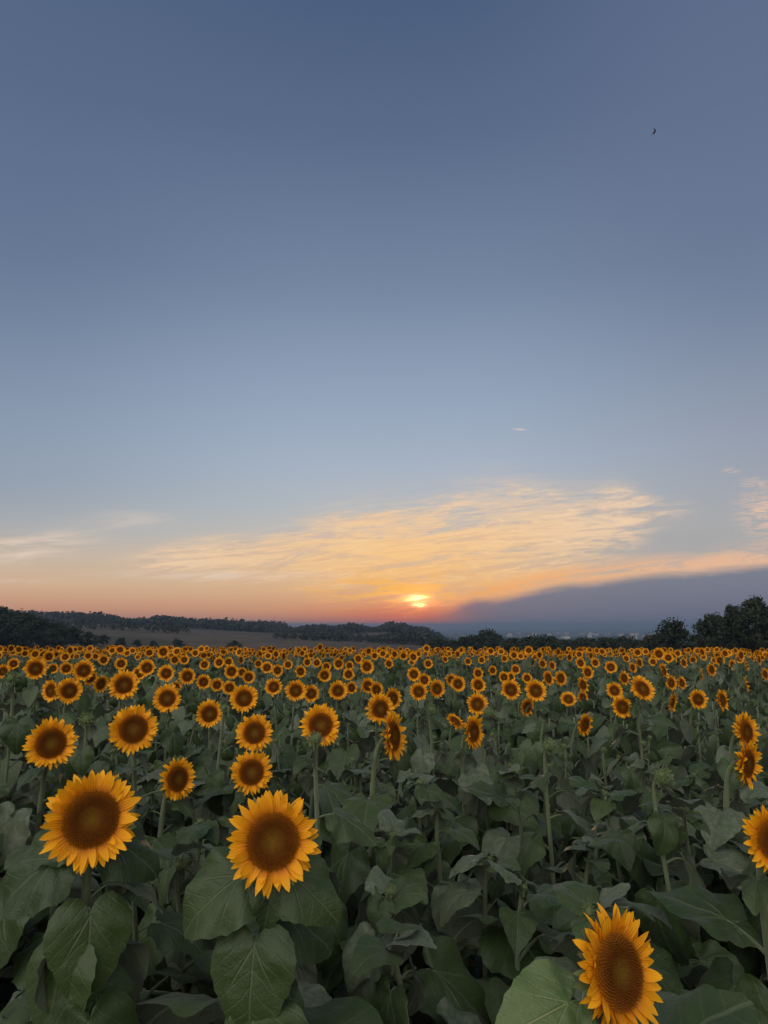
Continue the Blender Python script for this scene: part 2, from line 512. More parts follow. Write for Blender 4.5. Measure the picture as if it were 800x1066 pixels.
def np_mesh(name, v, f, uv, mi, mats):
    me = bpy.data.meshes.new(name)
    me.vertices.add(len(v)); me.vertices.foreach_set('co', np.ascontiguousarray(v, np.float32).ravel())
    nf = len(f); n = f.shape[1]
    me.loops.add(nf * n); me.loops.foreach_set('vertex_index', np.ascontiguousarray(f, np.int32).ravel())
    me.polygons.add(nf)
    me.polygons.foreach_set('loop_start', np.arange(0, nf * n, n, dtype=np.int32))
    try: me.polygons.foreach_set('loop_total', np.full(nf, n, np.int32))
    except Exception: pass
    for k in mats: me.materials.append(M[k])
    if mi is not None: me.polygons.foreach_set('material_index', np.ascontiguousarray(mi, np.int32))
    me.polygons.foreach_set('use_smooth', np.ones(nf, bool))
    if uv is not None:
        at = me.attributes.new("luv", 'FLOAT_VECTOR', 'POINT'); at.data.foreach_set('vector', np.ascontiguousarray(uv, np.float32).ravel())
    me.validate(); me.update(calc_edges=True); return me


build_ground()

# ------------------------------------------------------------------ sunflower pieces
OUT = [(0, 1.0), (7, 0.90), (14, 0.80), (25, 0.70), (36, 0.62), (48, 0.575), (60, 0.54), (72, 0.505), (86, 0.45), (101, 0.405), (116, 0.36), (130, 0.315), (145, 0.24), (158, 0.13), (172, 0.03), (180, 0.02)]
OA = [a for a, _ in OUT]; OR = [r for _, r in OUT]


def leaf_mb(r, nth=19, nr=6, petiole=True, np_=6, width=1.0, pose=None):
    """one drooping heart-shaped leaf with its stalk: starts at the origin, grows along +X"""
    mb = MB()
    bend = r.uniform(0.35, 1.35); fold = r.uniform(0.05, 0.38); tdroop = r.uniform(0.0, 0.9)
    amp = r.uniform(0.02, 0.055); kf = r.choice([5, 6, 7, 8]); ph = r.uniform(0, 6.28); twist = r.uniform(-0.35, 0.35)
    serr = 0.016
    pl = r.uniform(0.36, 0.62) if petiole else 0.0     # stalk length in leaf lengths
    pitch = r.choice([r.uniform(-1.2, -0.5), r.uniform(-1.0, 0.0), r.uniform(-0.5, 0.35)])
    up = r.uniform(0.35, 0.9)
    roll = None
    if pose: pitch, bend, fold, tdroop, roll, pl, up, twist = pose
    # stalk path
    pts = []
    a = up; p = Vector((0, 0, 0)); n = np_
    for i in range(n + 1):
        pts.append(p.copy())
        t = i / n; ang = a + (pitch * 0.75 - a) * t ** 2.2
        p = p + Vector((math.cos(ang), 0, math.sin(ang))) * (pl / n)
    if petiole:
        mb.tube(pts, [0.026 - 0.011 * i / n for i in range(n + 1)], 6, mi=1, cap=False)
    base = pts[-1]
    R = Matrix.Translation(base) @ Matrix.Rotation(-pitch, 4, 'Y') @ Matrix.Rotation(roll if roll is not None else (r.uniform(-0.5, 0.5) if r.random() < 0.82 else r.choice([-1, 1]) * r.uniform(0.9, 1.7)), 4, 'X')

    jit = r.uniform(0, 6); f1, f2, f3, f4 = (r.uniform(0, 6.28) for _ in range(4))

    def puck(x, y):
        return 0.016 * math.sin(9 * x + 5 * y + f1) * math.sin(7 * y - 4 * x + f2) + 0.010 * math.sin(17 * x - 11 * y + f3) * math.sin(15 * y + 9 * x + f4)

    def shape(x, y, rr, th):
        z = fold * abs(y) - tdroop * y * y + amp * (rr ** 2.2) * math.sin(th * kf + ph) + 0.02 * rr * math.sin(3.1 * th + 2 * ph)
        z += puck(x, y); z -= 0.0045 * math.cos((x - abs(y) * 0.95) * 37.7 + jit) * min(1, abs(y) * 6) * (0 if nr < 5 else 1)
        y2 = y * math.cos(twist * x) - z * math.sin(twist * x); z2 = y * math.sin(twist * x) + z * math.cos(twist * x)
        b = bend
        xx = math.sin(b * x) / b; zz = -(1 - math.cos(b * x)) / b
        return Vector((xx + z2 * math.sin(b * x), y2, zz + z2 * math.cos(b * x)))
    ths = []
    for i in range(-nth, nth + 1):
        t = i / nth; ths.append(math.copysign(180 * abs(t) ** 1.25, t))
    vs, uv, fs = [R @ shape(0, 0, 0, 0)], [(0, 0, 0)], []
    m = len(ths)
    for k in range(1, nr + 1):
        rr = (k / nr) ** 0.85
        for i, th in enumerate(ths):
            L = np.interp(abs(th), OA, OR)
            if k == nr and nth > 10: L *= 1 + serr * (1 if i % 2 else -1)
            tr = math.radians(th)
            x, y = L * rr * math.cos(tr), L * rr * math.sin(tr) * width
            vs.append(R @ shape(x, y, rr, tr)); uv.append((x, y, 0))
    for i in range(m - 1):
        fs.append((0, 1 + i, 2 + i))
    for k in range(nr - 1):
        for i in range(m - 1):
            a0 = 1 + k * m + i; fs.append((a0, a0 + m, a0 + m + 1, a0 + 1))
    mb.add(vs, fs, uv, 0)
    return mb


def petal(mb, ang, r0, L, W, lift, curl, tw, z0, rnd, seg=6, mi=0):
    vs, uv, fs = [], [], []
    ca, sa = math.cos(ang), math.sin(ang)
    x = r0; z = z0; a = lift
    for i in range(seg + 1):
        t = i / seg
        w = W * 1.85 * (t + 0.10) ** 0.5 * (1 - t) ** 0.72 if t < 0.999 else 0.0
        tt = tw * t
        for s in (-1, 0, 1):
            yy = s * w * math.cos(tt); zz = z + s * w * math.sin(tt) + (0.10 * W if s == 0 else 0.0) * (-1)
            vs.append((ca * x - sa * yy, sa * x + ca * yy, zz)); uv.append((t, s * 0.5, rnd))
        x += math.cos(a) * L / seg; z += math.sin(a) * L / seg; a += curl / seg
    for i in range(seg):
        for s in (0, 1):
            q = i * 3 + s; fs.append((q, q + 3, q + 4, q + 1))
    mb.add(vs, fs, uv, mi)


def ring_mb(r, lod):
    """ray florets; unit head radius 1, face normal +Z"""
    mb = MB()
    rows = {0: [(30, 0.49, 0.53, 0.100), (28, 0.51, 0.47, 0.098), (22, 0.47, 0.36, 0.080)], 1: [(26, 0.49, 0.53, 0.115), (18, 0.51, 0.43, 0.11)], 2: [(20, 0.48, 0.50, 0.15)]}[lod]
    seg = (7, 4, 2)[lod]
    for ri, (n, r0, L, W) in enumerate(rows):
        off = r.uniform(0, 6.28)
        for k in range(n):
            an = off + 2 * math.pi * (k + r.uniform(-0.34, 0.34)) / n
            petal(mb, an, r0, L * r.uniform(0.80, 1.10), W * r.uniform(0.8, 1.2), r.uniform(-0.05, 0.7), r.uniform(-1.0, 0.7), r.uniform(-0.8, 0.8), -0.02 - 0.02 * ri, r.random(), seg)
    return mb


def disc_mb(r, lod):
    mb = MB()
    nr, n = {0: (9, 36), 1: (5, 18), 2: (3, 10)}[lod]
    Rd = 0.555
    prof = lambda t: 0.085 * (1 - t ** 3) + 0.035 * math.exp(-((t - 0.72) / 0.2) ** 2) - 0.045 * math.exp(-(t / 0.35) ** 2) - 0.02
    vs, uv, fs = [(0, 0, prof(0))], [(0, 0, 0.5)], []
    for k in range(1, nr + 1):
        t = k / nr
        for i in range(n):
            a = 2 * math.pi * i / n; vs.append((Rd * t * math.cos(a), Rd * t * math.sin(a), prof(t))); uv.append((t, 0, r.random()))
    for i in range(n): fs.append((0, 1 + i, 1 + (i + 1) % n))
    for k in range(nr - 1):
        for i in range(n):
            a0 = 1 + k * n + i; b0 = 1 + k * n + (i + 1) % n; fs.append((a0, a0 + n, b0 + n, b0))
    mb.add(vs, fs, uv)
    if lod <= 1:
        cnt = 520 if lod == 0 else 130
        for i in range(cnt):
            t = math.sqrt((i + 0.5) / cnt); a = i * 2.39996
            rad = Rd * t; s = Rd * 1.15 / math.sqrt(cnt) * (0.75 + 0.35 * t)
            hgt = s * (0.8 + 0.9 * (t > 0.5) * r.random() + 0.5 * t)
            c, z = Vector((rad * math.cos(a), rad * math.sin(a), 0)), prof(min(t, 1))
            tilt = Vector((math.cos(a), math.sin(a), 0)) * (0.25 * t * hgt) + Vector((r.uniform(-1, 1), r.uniform(-1, 1), 0)) * s * 0.25
            rv = r.random()
            pv, pu = [], []
            for q in range(4):
                aq = a + q * math.pi / 2
                pv.append((c.x + s * 0.62 * math.cos(aq), c.y + s * 0.62 * math.sin(aq), z - 0.004)); pu.append((t, 0.0, rv))
            for q in range(4):
                aq = a + q * math.pi / 2
                pv.append((c.x + tilt.x + s * 0.3 * math.cos(aq), c.y + tilt.y + s * 0.3 * math.sin(aq), z + hgt)); pu.append((t, 1.0, rv))
            mb.add(pv, [(0, 1, 5, 4), (1, 2, 6, 5), (2, 3, 7, 6), (3, 0, 4, 7), (4, 5, 6, 7)], pu)
    return mb


def calyx_mb(r, lod):
    """green back of the head with pointed bracts"""
    mb = MB()
    n = (20, 12, 8)[lod]
    prof = [(0.52, -0.02), (0.54, -0.07), (0.46, -0.16), (0.30, -0.24), (0.14, -0.30), (0.10, -0.36)]
    if lod == 2: prof = [(0.52, -0.02), (0.42, -0.18), (0.10, -0.32)]
    vs, uv, fs = [], [], []
    for (rad, z) in prof:
        for i in range(n):
            a = 2 * math.pi * i / n; vs.append((rad * math.cos(a), rad * math.sin(a), z)); uv.append((0.1, 0, 0.5))
    for k in range(len(prof) - 1):
        for i in range(n):
            fs.append((k * n + i, k * n + (i + 1) % n, (k + 1) * n + (i + 1) % n, (k + 1) * n + i))
    mb.add(vs, fs, uv)
    if lod < 2:
        for row, (cnt, r0, z0, L) in enumerate([(18, 0.50, -0.05, 0.46), (16, 0.50, -0.10, 0.42)] if lod == 0 else [(14, 0.50, -0.07, 0.42)]):
            for k in range(cnt):
                an = 2 * math.pi * (k + r.uniform(-0.3, 0.3) + row * 0.5) / cnt
                petal(mb, an, r0, L * r.uniform(0.75, 1.1), 0.075, r.uniform(-0.5, 0.3), r.uniform(-0.9, 0.2), r.uniform(-0.4, 0.4), z0, r.random(), 5 if lod == 0 else 3)
    return mb


def bud_mb(r):
    """closed green bud, spiky bracts radiating; unit radius about 1, opening +Z"""
    mb = MB()
    n, prof = 16, [(0.10, -0.75), (0.35, -0.62), (0.58, -0.35), (0.66, -0.02), (0.58, 0.22), (0.34, 0.36), (0.0, 0.40)]
    vs, uv, fs = [], [], []
    for (rad, z) in prof[:-1]:
        for i in range(n):
            a = 2 * math.pi * i / n; vs.append((rad * math.cos(a), rad * math.sin(a), z)); uv.append((0.1, 0, r.random()))
    vs.append((0, 0, 0.40)); uv.append((0.1, 0, 0.4))
    for k in range(len(prof) - 2):
        for i in range(n):
            fs.append((k * n + i, k * n + (i + 1) % n, (k + 1) * n + (i + 1) % n, (k + 1) * n + i))
    for i in range(n): fs.append(((len(prof) - 2) * n + i, (len(prof) - 2) * n + (i + 1) % n, len(vs) - 1))
    mb.add(vs, fs, uv)
    for row, (cnt, r0, z0, L, lift) in enumerate([(15, 0.52, -0.42, 0.62, -0.1), (16, 0.64, -0.15, 0.66, 0.45), (15, 0.63, 0.10, 0.60, 0.85), (12, 0.50, 0.26, 0.44, 1.25)]):
        for k in range(cnt):
            an = 2 * math.pi * (k + r.uniform(-0.3, 0.3) + row * 0.5) / cnt
            petal(mb, an, r0 - 0.05, L * r.uniform(0.7, 1.15), 0.095, lift + r.uniform(-0.3, 0.3), r.uniform(-0.7, 0.5), r.uniform(-0.4, 0.4), z0, r.random(), 5)
    return mb


rr = random.Random(5)
LEAF_MB = {0: [leaf_mb(rr, 22, 7) for _ in range(16)], 1: [leaf_mb(rr, 8, 3, np_=4) for _ in range(12)], 2: [leaf_mb(rr, 4, 2, np_=2) for _ in range(10)]}
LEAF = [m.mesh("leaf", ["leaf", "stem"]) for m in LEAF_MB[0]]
POSED = {   # pitch, bend, fold, side droop, roll, stalk, stalk rise, twist
    'hang': leaf_mb(rr, 22, 7, pose=(-1.25, 0.55, 0.16, 0.5, 0.0, 0.40, 0.7, 0.1)).mesh("leaf", ["leaf", "stem"]),
    'wide': leaf_mb(rr, 22, 7, pose=(-0.50, 0.8, 0.10, 0.5, -0.8, 0.35, 0.5, 0.1)).mesh("leaf", ["leaf", "stem"]),
    'wide_right': leaf_mb(rr, 22, 7, pose=(-0.5, 0.9, 0.12, 0.6, 0.8, 0.35, 0.5, -0.1)).mesh("leaf", ["leaf", "stem"]),
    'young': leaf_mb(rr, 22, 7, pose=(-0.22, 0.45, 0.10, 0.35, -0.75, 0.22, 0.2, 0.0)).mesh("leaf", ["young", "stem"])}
RINGS = {l: [ring_mb(rr, l).mesh("petal_ring", "petal") for _ in range(n)] for l, n in ((0, 6), (1, 6))}
DISCS = {l: [disc_mb(rr, l).mesh("seed_disc", "disc") for _ in range(n)] for l, n in ((0, 2), (1, 2))}
CALYX = {l: [calyx_mb(rr, l).mesh("flower_head", "bract") for _ in range(n)] for l, n in ((0, 2), (1, 2))}
BUDS = [bud_mb(rr).mesh("bud", "bract") for _ in range(3)]


def leaf_spots(r, H, count, top=0.93, low=0.18, size=0.21):
    """(height, azimuth, size) of each leaf: spiral up the stem, biggest in the middle"""
    out = []; az = r.uniform(0, 6.28)
    for i in range(count):
        t = (i + r.uniform(-0.25, 0.25)) / max(1, count - 1); t = min(max(t, 0), 1)
        h = H * (low + (top - low) * t ** 0.8)
        s = size * (0.78 + 0.5 * math.sin(math.pi * min(1, t * 0.9 + 0.15))) * (1.0 - 0.45 * max(0, t - 0.72) / 0.28) * r.uniform(0.82, 1.15)
        az += 2.4 + r.uniform(-0.5, 0.5)
        out.append((h, az, s))
    return out


def foliage_mb(r, H, count, lod, size=0.21):
    mb = MB()
    for h, az, s in leaf_spots(r, H, count, size=size):
        m = Matrix.Translation((0, 0, h)) @ Matrix.Rotation(az, 4, 'Z') @ Matrix.Diagonal((s, s, s, 1))
        src = r.choice(LEAF_MB[lod])
        mb.merge(src, m, rnd=r.random())
    return mb


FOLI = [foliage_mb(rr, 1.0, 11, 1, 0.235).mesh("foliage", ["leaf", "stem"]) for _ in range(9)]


def bez(p0, p1, p2, p3, n):
    return [p0 * (1 - t) ** 3 + p1 * (3 * t * (1 - t) ** 2) + p2 * (3 * t * t * (1 - t)) + p3 * t ** 3 for t in (i / n for i in range(n + 1))]


def stem_pts(top, nrm, n=12, hook=0.13):
    """path from the origin on the ground to the back of the head at `top`, arriving along nrm"""
    H = top.z
    sx, sy = math.sin(H * 97.0) * 0.09, math.sin(H * 61.0) * 0.06
    return bez(Vector((0, 0, -0.04)), Vector((sx, sy, H * 0.5)), top - nrm * hook + Vector((0, 0, -0.02)) * 1.0, top, n)


def facing(azd, eld):
    a, e = R_(azd), R_(eld)
    return Vector((math.sin(a) * math.cos(e), -math.cos(a) * math.cos(e), math.sin(e)))


def head_matrix(top, n, rad, roll):
    q = n.to_track_quat('Z', 'Y').to_matrix().to_4x4()
    return Matrix.Translation(top) @ q @ Matrix.Rotation(roll, 4, 'Z') @ Matrix.Diagonal((rad, rad, rad, 1))


def leaf_parts(root, r, pts, count, size, low=0.18, top=0.9, tuft=0):
    H = pts[-1].z
    for h, az, s in leaf_spots(r, H, count, low=low, top=top, size=size):
        k = min(range(len(pts)), key=lambda i: abs(pts[i].z - h) + (100 if i > len(pts) * 0.85 else 0))
        c = pts[k]
        link("leaf", r.choice(LEAF), root, (c.x, c.y, h), (r.uniform(-.12, .12), r.uniform(-.15, .15), az), s)
    c = pts[-1]; a0 = r.uniform(0, 6.28)
    for k in range(tuft):      # young leaves closing round the tip
        link("leaf", r.choice(LEAF), root, (c.x, c.y, H - r.uniform(0.01, 0.07)), (r.uniform(-.2, .2), r.uniform(-0.9, -0.2), a0 + k * 2.2 + r.uniform(-.4, .4)), r.uniform(0.09, 0.16))


def sunflower(head, rad, n, label, group=None, near=False, leaves=11, size=0.25, cat="sunflower", extra=()):
    """a flowering plant whose head centre stands at world point `head`, facing n"""
    r = random.Random(int(head.x * 9173 + head.y * 7919) & 0xffffff)
    nh = Vector((n.x, n.y, 0)); off = nh * 0.085
    gx, gy = head.x - off.x + r.uniform(-.02, .02), head.y - off.y + r.uniform(-.02, .02)
    g = hz(gx, gy)
    root = link("sunflower", None, None, (gx, gy, g)); tag(root, label, cat, group)
    top = head - Vector((gx, gy, g))
    back = top - n * (0.30 * rad)
    pts = stem_pts(back, n, 14 if near else 8)
    m = len(pts)
    sm = MB(); rb = 0.0145 if near else 0.013
    sm.tube(pts, [rb * (1.0 - 0.30 * i / (m - 1)) for i in range(m)], 10 if near else 6)
    link("stem", sm.mesh("stem", "stem"), root)
    l = 0 if near else 1
    hd = link("flower_head", r.choice(CALYX[l]), root, mat=head_matrix(top, n, rad, r.uniform(0, 6.28)))
    link("petal_ring", r.choice(RINGS[l]), hd); link("seed_disc", r.choice(DISCS[l]), hd)
    if near:
        leaf_parts(root, r, pts, leaves, size)
        for dz, az, s, v in extra:
            h = top.z - dz; c = min(pts[:-3], key=lambda q: abs(q.z - h))
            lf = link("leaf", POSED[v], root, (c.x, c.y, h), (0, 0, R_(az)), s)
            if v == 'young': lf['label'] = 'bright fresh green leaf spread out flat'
    else:
        H = back.z * 0.93
        link("foliage", r.choice(FOLI), root, (0, 0, 0), (0, 0, r.uniform(0, 6.28)), (1, 1, max(0.5, H)))
    return root


def leafy(x, y, H, label, group=None, near=True, bud=0.035, n=None, leaves=12, size=0.22, cat="sunflower plant", name="budding_sunflower", tuft=0):
    r = random.Random(int(x * 9173 + y * 7919) & 0xffffff)
    g = hz(x, y)
    root = link(name, None, None, (x, y, g)); tag(root, label, cat, group)
    n = n or facing(r.uniform(-40, 70), r.uniform(25, 75))
    top = Vector((r.uniform(-.05, .05), r.uniform(-.05, .05), H))
    pts = stem_pts(top - n * bud * 0.7, n, 12, 0.05)
    sm = MB(); m = len(pts)
    sm.tube(pts, [0.0115 * (1.0 - 0.4 * i / (m - 1)) for i in range(m)], 8)
    link("stem", sm.mesh("stem", "stem"), root)
    link("bud", r.choice(BUDS), root, mat=head_matrix(top, n, bud, r.uniform(0, 6.28)))
    if near:
        leaf_parts(root, r, pts, leaves, size, low=0.12, top=0.97, tuft=tuft)
    else:
        link("foliage", r.choice(FOLI), root, (0, 0, 0), (0, 0, r.uniform(0, 6.28)), (1, 1, H))
    return root


# ------------------------------------------------------------------ where each visible flower stands
def ray(px, py):
    a, b = (px - 400.0) / FPX, (533.0 - py) / FPX
    return Vector((a, CP - b * SP, SP + b * CP))


def place(px, py, D, hgt=1.32, real=0.24):
    d = ray(px, py)
    tD = real * FPX / D
    g = hz(d.x * tD, d.y * tD)
    tH = (CAMZ - hgt - g) / max(0.004, -d.z)
    tH = min(max(tH, 0.6 * tD), 1.5 * tD)
    t = tD ** 0.6 * tH ** 0.4
    P = Vector((0, 0, CAMZ)) + d * t
    return P, D * t / FPX * 0.5


L_, C_, R__ = ("small sunflowers left of the sunset", "small sunflowers under the sunset", "small sunflowers right of the sunset")
LAB = {L_: "small open sunflower in the crowded middle rows, well left of the setting sun",
       C_: "small open sunflower in the crowded middle rows below the setting sun",
       R__: "small open sunflower in the thinner middle rows, well right of the setting sun"}

# px, py, apparent size, yaw (deg, + = turned to the right), tilt up (deg), label or None
HEADS = [
    (95, 853, 99, 4, 18, "large sunflower at the bottom left, tilted head above a thick pale stem"),
    (284, 876, 99, -3, 14, "large round sunflower left of centre, nearest flower with its disc turned to us"),
    (645, 1012, 122, 47, 12, "big sunflower at the bottom edge turned right, green bracts showing behind it"),
    (808, 876, 74, 34, 12, "sunflower cut off by the right edge below two edge-on heads"),
    (262, 804, 46, 6, 14, "sunflower just above and behind the large round one left of centre"),
    (265, 763, 40, -4, 10, "sunflower stacked directly above another bloom, left of centre"),
    (185, 811, 44, 34, 8, "smaller half-turned sunflower between the two largest blooms"),
    (53, 774, 53, 4, 14, "round sunflower near the left edge above the large tilted bloom"),
    (139, 759, 51, 0, 12, "broad round sunflower upper left with leaves close under it"),
    (334, 755, 45, 2, 16, "sunflower with a round green bud standing in front of its lower petals"),
    (410, 766, 52, 62, 8, "tall narrow sunflower near centre turned sharply right on a long stem"),
    (396, 738, 33, 20, 10, "sunflower near centre just above the tall narrow turned one"),
    (218, 743, 30, 0, 10, "single dark-centred sunflower below the rows, midway between the left blooms"),
    (254, 727, 31, -2, 12, "sunflower with a green bud close beneath it, left of centre"),
    (129, 713, 32, 2, 12, "round sunflower directly above the broad upper left bloom"),
    (174, 727, 31, -12, 6, "nodding sunflower with glowing rim, right of the broad upper left bloom"),
    (72, 719, 28, 8, 10, "sunflower overlapping a half-hidden turned one on its left side"),
    (53, 719, 25, -48, 2, "half-turned sunflower tucked behind its right-hand neighbour near the left edge"),
    (105, 712, 20, 40, -8, "dim drooping sunflower beside the round left bloom"),
    (37, 696, 25, 3, 10, "wide sunflower standing above the rows near the left edge"),
    (87, 698, 24, 0, 10, "sunflower with a smaller drooping one at its lower right"),
    (94, 706, 17, 25, -18, "small drooping sunflower under a wider one at left"),
    (308, 719, 24, 0, 12, "round dark-centred sunflower, left one of an overlapping pair left of centre"),
    (324, 722, 20, 8, 10, "smaller right-hand sunflower of an overlapping pair left of centre"),
    (285, 715, 20, -6, 10, "sunflower left of an overlapping pair, a paler head peeping over it"),
    (352, 719, 22, 8, 12, "sunflower above and right of the one with the bud before it"),
    (383, 714, 18, 15, 8, None), (392, 718, 18, 18, 8, None), (366, 716, 15, 8, 8, None), (373, 716, 13, 12, 8, None),
    (409, 727, 24, 38, 8, "sunflower at centre, half turned, just right of two stacked blooms"),
    (436, 720, 21, 10, 10, "round sunflower right of centre, left one of two side by side"),
    (455, 717, 21, 30, 10, "half-turned sunflower, right one of two side by side near the centre"),
    (477, 712, 18, 12, 8, None), (470, 708, 15, 16, 8, None), (498, 713, 18, 8, 10, None),
    (497, 733, 25, 12, 10, "round sunflower above a pair of heads seen from the side"),
    (474, 751, 22, 48, 48, "sunflower tipped to face the sky, left of an edge-on bloom"),
    (493, 762, 36, 52, 6, "edge-on sunflower facing right beside one that faces the sky"),
    (532, 718, 23, 10, 10, "sunflower right of centre, left one of two large heads in a cluster"),
    (558, 719, 25, 14, 12, "sunflower right of centre, larger head of a small cluster"),
    (549, 736, 21, 42, -10, "nodding sunflower turned right and down under a small cluster"),
    (571, 706, 18, 18, 8, None), (584, 706, 17, 14, 8, None), (592, 728, 18, 6, 26, "small sunflower looking upward alone, right of the cluster"),
    (607, 713, 18, 10, 10, None), (607, 726, 15, 8, 8, None), (612, 700, 15, 14, 8, None),
    (640, 719, 19, 18, 12, "sunflower above and left of a bigger one, right part of the field"),
    (648, 736, 25, 26, 12, "oval sunflower low on a thin stem in the right part of the field"),
    (669, 717, 30, 36, 24, "largest ragged sunflower among the right-hand rows"),
    (609, 754, 26, 52, -10, "narrow drooping sunflower standing alone among leaves right of centre"),
    (650, 706, 16, 24, 10, None), (691, 698, 17, 22, 12, None), (699, 711, 17, 24, 8, None), (710, 711, 15, 28, 8, None),
    (700, 731, 23, 70, -12, "thin edge-on sunflower among the right-hand rows, tilted down"),
    (727, 728, 22, 30, 8, "oval sunflower between two edge-on heads in the right-hand rows"),
    (752, 729, 24, 58, 4, "narrow upright sunflower in the right rows, near an oval one"),
    (777, 712, 18, 40, 8, None), (730, 702, 15, 55, 4, None), (741, 697, 15, 26, 6, None),
    (777, 762, 40, 56, 8, "sunflower at right, upper one of two overlapping side-turned heads"),
    (779, 795, 50, 62, -4, "edge-on sunflower at right, lower one of two overlapping heads"),
    (69, 696, 15, 0, 8, None), (55, 696, 12, 0, 8, None), (145, 701, 16, 5, 8, None), (153, 695, 19, 3, 8, None), (173, 701, 19, 0, 8, None),
    (195, 704, 19, 0, 8, None), (183, 715, 13, 10, 0, None), (126, 691, 14, 0, 8, None), (108, 687, 12, 0, 8, None), (68, 684, 11, 0, 8, None),
    (3, 699, 16, 0, 8, None), (14, 691, 13, 0, 8, None), (182, 687, 11, 0, 8, None), (192, 687, 11, 0, 8, None),
    (212, 710, 17, 0, 10, None), (226, 713, 15, 4, 8, None), (239, 716, 16, 2, 8, None), (241, 699, 17, 6, 8, None), (259, 705, 15, 8, 8, None),
    (252, 700, 12, 4, 8, None), (278, 695, 14, 0, 8, None), (289, 698, 14, 2, 8, None), (313, 699, 14, 4, 8, None), (338, 703, 16, 8, 8, None),
    (363, 702, 14, 4, 8, None), (364, 693, 11, 4, 8, None), (382, 694, 17, 4, 8, None), (213, 692, 12, 0, 8, None), (238, 689, 11, 0, 8, None),
    (269, 691, 10, 0, 8, None), (330, 690, 11, 0, 8, None), (431, 702, 16, 4, 8, None), (442, 708, 15, 8, 8, None), (549, 706, 12, 4, 8, None),
    (525, 705, 13, 8, 8, None), (532, 705, 12, 8, 8, None), (537, 697, 12, 6, 8, None), (498, 701, 13, 6, 8, None), (405, 691, 11, 4, 8, None),
    (659, 695, 12, 12, 8, None), (666, 690, 12, 12, 8, None), (90, 781, 17, 46, -22, "small drooping sunflower hidden low in the leaves behind the left blooms"),
    (446, 691, 11, 5, 8, None), (513, 698, 11, 5, 8, None), (565, 691, 11, 5, 8, None), (575, 693, 11, 5, 8, None), (620, 690, 11, 9, 8, None),
    (712, 690, 12, 15, 8, None), (763, 692, 12, 15, 8, None), (797, 702, 14, 25, 8, None), (340, 694, 11, 3, 8, None), (300, 692, 11, 3, 8, None),
]

# leaves that can be told apart on the nearest plants: metres under the head, heading, size, leaf shape
EXTRA = {(95, 853): ((0.13, 196, 0.22, 'wide'), (0.25, -58, 0.21, 'hang'), (0.10, 20, 0.18, 'wide_right'), (0.34, -105, 0.21, 'hang'), (0.42, -40, 0.2, 'hang')),
         (284, 876): ((0.12, -158, 0.215, 'wide'), (0.12, -18, 0.175, 'wide_right'), (0.27, -95, 0.22, 'hang'), (0.24, 15, 0.19, 'wide_right'), (0.40, -60, 0.2, 'hang')),
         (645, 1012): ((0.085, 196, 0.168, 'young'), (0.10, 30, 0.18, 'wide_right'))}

taken = []        # ground spots in use
himg = []         # (px, py, D) of placed heads
for (px, py, D, yaw, tilt, lab) in HEADS:
    P, rad = place(px, py, D)
    cam_az = math.degrees(math.atan2(-P.x, P.y))      # azimuth that faces the camera exactly
    n = facing(cam_az + yaw * (1.08 if px > 380 else 1.0) if lab else 16 + 0.25 * cam_az + yaw * (0.6 if px < 560 else 1.0) + rng.uniform(-14, 14), tilt + rng.uniform(-3, 3))
    grp = None
    if lab is None:
        grp = L_ if px < 290 else (C_ if px < 560 else R__)
    sunflower(P, rad, n, lab or LAB[grp], grp, near=D >= 27, leaves=10 if D > 80 else 11, extra=EXTRA.get((px, py), ()))
    taken.append((P.x - n.x * 0.085, P.y - n.y * 0.085)); himg.append((px, py, D))

# budding plants the photograph shows by themselves: px, py, bud size in px, distance, label
for (px, py, D, real, nn, lab) in [
    (697, 812, 33, 0.125, facing(55, 25), "tall stem with a spiky green bud, bare between leaves at lower right"),
    (333, 772, 21, 0.075, facing(10, 55), "round green bud in front of a sunflower's lower petals"),
    (92, 748, 18, 0.09, facing(20, 20), "half-open green bud between the two round left blooms"),
    (15, 705, 17, 0.10, facing(10, 10), "closed dark green head on a pale stem at the left edge"),
    (232, 738, 11, 0.06, facing(10, 40), "small green bud just beneath a left bloom's petals"),
    (444, 738, 12, 0.08, facing(15, 20), "dark bud low between two centre sunflowers"),
    (517, 741, 22, 0.13, facing(60, 20), "drooping spiky bud right of the edge-on centre bloom"),
    (571, 776, 22, 0.10, facing(40, 50), "spiky star-like bud among leaves below the centre cluster"),
]:
    d = ray(px, py); t = real * FPX / D * 1.0
    P = Vector((0, 0, CAMZ)) + d * t
    g = hz(P.x, P.y)
    leafy(P.x, P.y, P.z - g, lab, None, near=True, bud=real * 0.42, n=nn, leaves=10, size=0.19)
    taken.append((P.x, P.y))

